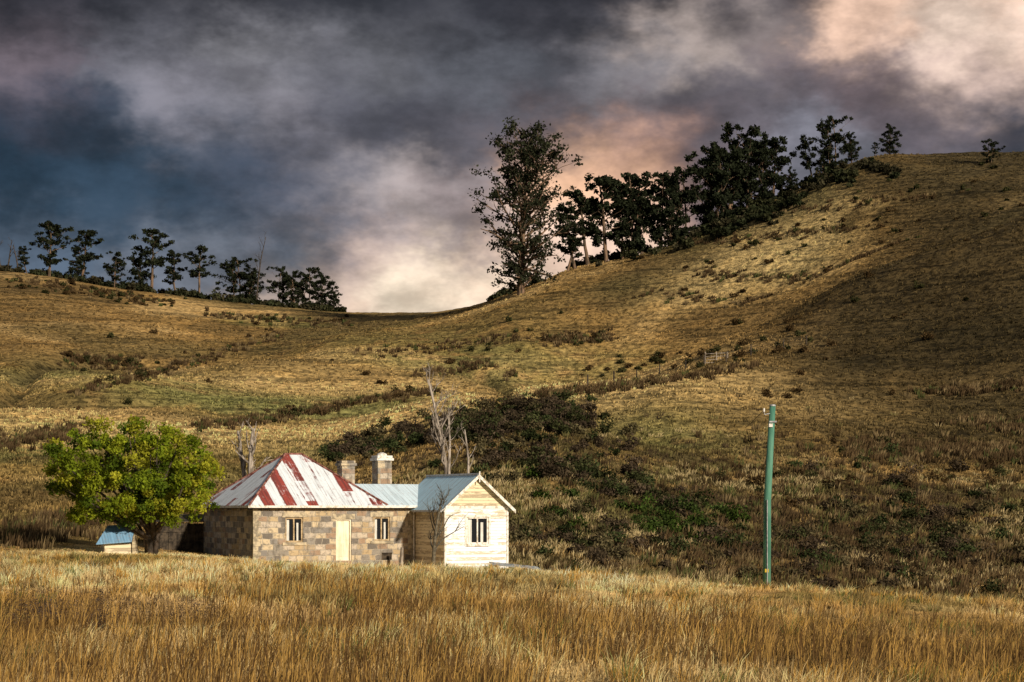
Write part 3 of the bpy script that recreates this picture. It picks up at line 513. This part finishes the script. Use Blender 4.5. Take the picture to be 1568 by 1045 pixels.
# utility pole
d=88.; x=(1174-784)/F*d; z=g1(x,d); e=empty('utility_pole',(x,d,z)); Hh=(780-621)/F*d-z; a=Acc()
a.tube([(0,0,-.5),(.03,0,Hh*.5),(.26,0,Hh-.02)],[.185,.165,.135],14); a.obj('pole_shaft',MPOLE,e,True)
a=Acc(); a.tube([(.26,0,Hh-.02),(.265,0,Hh+.05)],[.15,.13],14); a.box(.1,.42,-.17,-.14,Hh-.75,Hh-.68); a.tube([(.12,-.12,Hh-.35),(-.12,-.16,Hh-.4),(-.14,-.16,Hh-.25)],[.02,.02,.02],5); a.tube([(.0,-.2,Hh*.5),(.0,-.2,.2)],[.022,.022],5); a.obj('bracket_and_conduit',MSTL,e)
a=Acc(); a.tube([(-.14,-.16,Hh-.28),(-.14,-.16,Hh-.12)],[.05,.035],8); a.box(.08,.24,-.20,-.13,Hh-.95,Hh-.8); a.obj('insulator',MTRIM,e)
a=Acc(); a.box(-.10,.06,-.2,-.186,.95,1.1); a.obj('yellow_tag',MYEL,e)
a=Acc(); a.tube([(-.14,-.16,Hh-.2),(-.45,.3,Hh-.55),(-.85,.8,Hh-.95)],[.012]*3,4); a.obj('service_wire',MDKW,e)
# paddock fence and gate
e=empty('paddock_fence'); a=Acc(); last=None
for px,py in[(900,592),(940,585),(975,578),(1010,572),(1050,566),(1078,560),(1112,555),(1150,545),(1200,535),(1235,530)]:
    d=sight(px,py,230); x=(px-784)/F*d; z=g1(x,d); a.tube([(x,d,z-.3),(x,d,z+1.4)],[.12,.10],5)
    if last:
        for hh in(.4,.75,1.1): a.tube([(last[0],last[1],last[2]+hh),(x,d,z+hh)],[.014,.014],3)
    last=(x,d,z)
a.obj('posts_and_wires',MDKW,e)
d=sight(1095,553,230); x=(1080-784)/F*d; z=g1(x,d); e=empty('farm_gate',(x,d,z)); a=Acc()
for hh in(.4,.8,1.2,1.6): a.tube([(0,0,hh),(3.,0,hh+.15)],[.04,.04],5)
for xx in(0,1.5,3.): a.tube([(xx,0,-.2 if xx!=1.5 else .3),(xx,0,1.9)],[.07,.07],5)
a.obj('gate_rails',MDEAD,e)
# ------------------------------------------------------------ sky
w=bpy.data.worlds.new('World'); bpy.context.scene.world=w; w.use_nodes=True; nt=w.node_tree; nt.nodes.clear()
out=N(nt,'ShaderNodeOutputWorld'); bg=N(nt,'ShaderNodeBackground'); bg.inputs[1].default_value=.1; nt.links.new(bg.outputs[0],out.inputs[0])
A=math.radians(38); E=math.radians(21)
sky=N(nt,'ShaderNodeTexSky',sky_type='NISHITA'); sky.sun_disc=False; sky.sun_elevation=E; sky.sun_rotation=math.pi-A
g=N(nt,'ShaderNodeTexCoord').outputs['Generated']; s=N(nt,'ShaderNodeSeparateXYZ'); nt.links.new(g,s.inputs[0])
az=M(nt,'MULTIPLY',M(nt,'ARCTAN2',s.outputs[0],s.outputs[1]),3.049); el=M(nt,'MULTIPLY',M(nt,'ARCSINE',s.outputs[2]),3.049)
cb=N(nt,'ShaderNodeCombineXYZ'); nt.links.new(az,cb.inputs[0]); nt.links.new(el,cb.inputs[1])
gs=V(nt,'MULTIPLY',g,(1,1,1.7)); nz=noise(nt,gs,11.,2,.5); nz2=noise(nt,V(nt,'MULTIPLY',g,(1,1,1.6)),30.,4,.62)
off=V(nt,'MULTIPLY',V(nt,'SUBTRACT',nz.outputs[1],(.5,.5,.5)),(.12,.08,0)); off2=V(nt,'MULTIPLY',V(nt,'SUBTRACT',nz2.outputs[1],(.5,.5,.5)),(.24,.15,0))
KX,KY=12.5,18.5
Pp=V(nt,'MULTIPLY',V(nt,'ADD',V(nt,'ADD',cb.outputs[0],off),off2),(KX,KY,0))
def L(c): return tuple((x/255/12.92 if x<11 else ((x/255+.055)/1.055)**2.4) for x in c)
pts=[(0,10,(36,35,41)),(180,20,(40,40,46)),(360,5,(36,36,42)),(550,15,(38,39,45)),(800,10,(38,38,44)),(950,5,(40,39,45)),(1150,-5,(46,44,50)),(1400,-30,(52,48,52)),
(60,62,(64,62,69)),(280,58,(60,60,66)),(430,48,(58,58,64)),(650,55,(62,62,68)),(850,52,(66,65,71)),(1150,32,(98,92,96)),
(40,120,(120,108,116)),(230,115,(100,100,108)),(385,98,(168,166,172)),(480,130,(98,98,106)),(330,140,(100,100,108)),(580,95,(110,110,116)),(760,115,(98,100,108)),(950,105,(118,116,122)),(1070,64,(184,168,160)),(1300,38,(250,210,184)),(1460,70,(255,230,210)),(1565,30,(245,205,180)),
(1200,120,(102,94,100)),(1330,165,(112,98,102)),(1480,125,(205,178,166)),(1555,205,(64,68,80)),(1430,200,(96,90,98)),(1050,180,(80,78,86)),
(60,190,(60,64,78)),(160,210,(38,54,70)),(60,300,(38,58,76)),(200,330,(48,66,84)),(340,225,(68,76,90)),(268,168,(150,146,156)),(430,188,(140,136,144)),(330,330,(48,62,78)),(480,260,(84,84,94)),(600,190,(86,86,96)),(400,300,(66,74,90)),(480,350,(96,98,110)),
(560,305,(134,130,136)),(632,318,(194,180,176)),(440,400,(100,106,118)),(100,400,(84,98,116)),(300,420,(112,118,130)),(565,400,(186,162,154)),(640,448,(255,238,212)),(500,462,(222,194,172)),(720,442,(242,214,188)),
(700,340,(128,116,120)),(720,220,(86,84,92)),(850,190,(92,84,90)),(900,262,(252,200,160)),(975,235,(172,136,124)),(860,370,(234,202,180)),(1100,250,(108,98,104)),(1220,240,(138,138,150)),(1300,300,(110,110,120))]
acc=None; ws=None
for px,py,c in pts:
    q=V(nt,'SUBTRACT',Pp,((px-784)/1000*KX,(780-py)/1000*KY,0)); e_=M(nt,'POWER',.36788,V(nt,'DOT_PRODUCT',q,q))
    c=L(c); a_=V(nt,'MULTIPLY_ADD',e_,c,acc if acc is not None else (.15*.003,.155*.003,.17*.003)); acc=a_
    ws=M(nt,'ADD',e_,ws if ws is not None else .003)
iv=M(nt,'DIVIDE',1.,ws); cl=V(nt,'MULTIPLY',acc,iv)
det=noise(nt,V(nt,'MULTIPLY',g,(1,1,1.8)),20.,5,.6).outputs[0]
cl=V(nt,'MULTIPLY',cl,ramp(nt,det,.3,.7,.64*10,1.36*10))
col=mix(nt,.985,sky.outputs[0],cl)
nt.links.new(col,bg.inputs[0])
sl_=bpy.data.lights.new('sun','SUN'); sl_.energy=5.; sl_.angle=math.radians(2.5); sl_.color=(1,.87,.69); so=bpy.data.objects.new('sun',sl_); bpy.context.collection.objects.link(so)
so.rotation_euler=Vector((math.sin(A)*math.cos(E),-math.cos(A)*math.cos(E),math.sin(E))).to_track_quat('Z','Y').to_euler(); so.location=(30,-30,40)
# ------------------------------------------------------------ camera
cam=bpy.data.cameras.new('camera'); cam.lens=70; cam.sensor_width=36; cam.shift_y=258/1568; cam.clip_start=.5; cam.clip_end=9000
co=bpy.data.objects.new('camera',cam); co.rotation_euler=(math.pi/2,0,0); bpy.context.collection.objects.link(co); bpy.context.scene.camera=co
vs=bpy.context.scene.view_settings; vs.view_transform='Standard'; vs.look='None'; vs.exposure=0
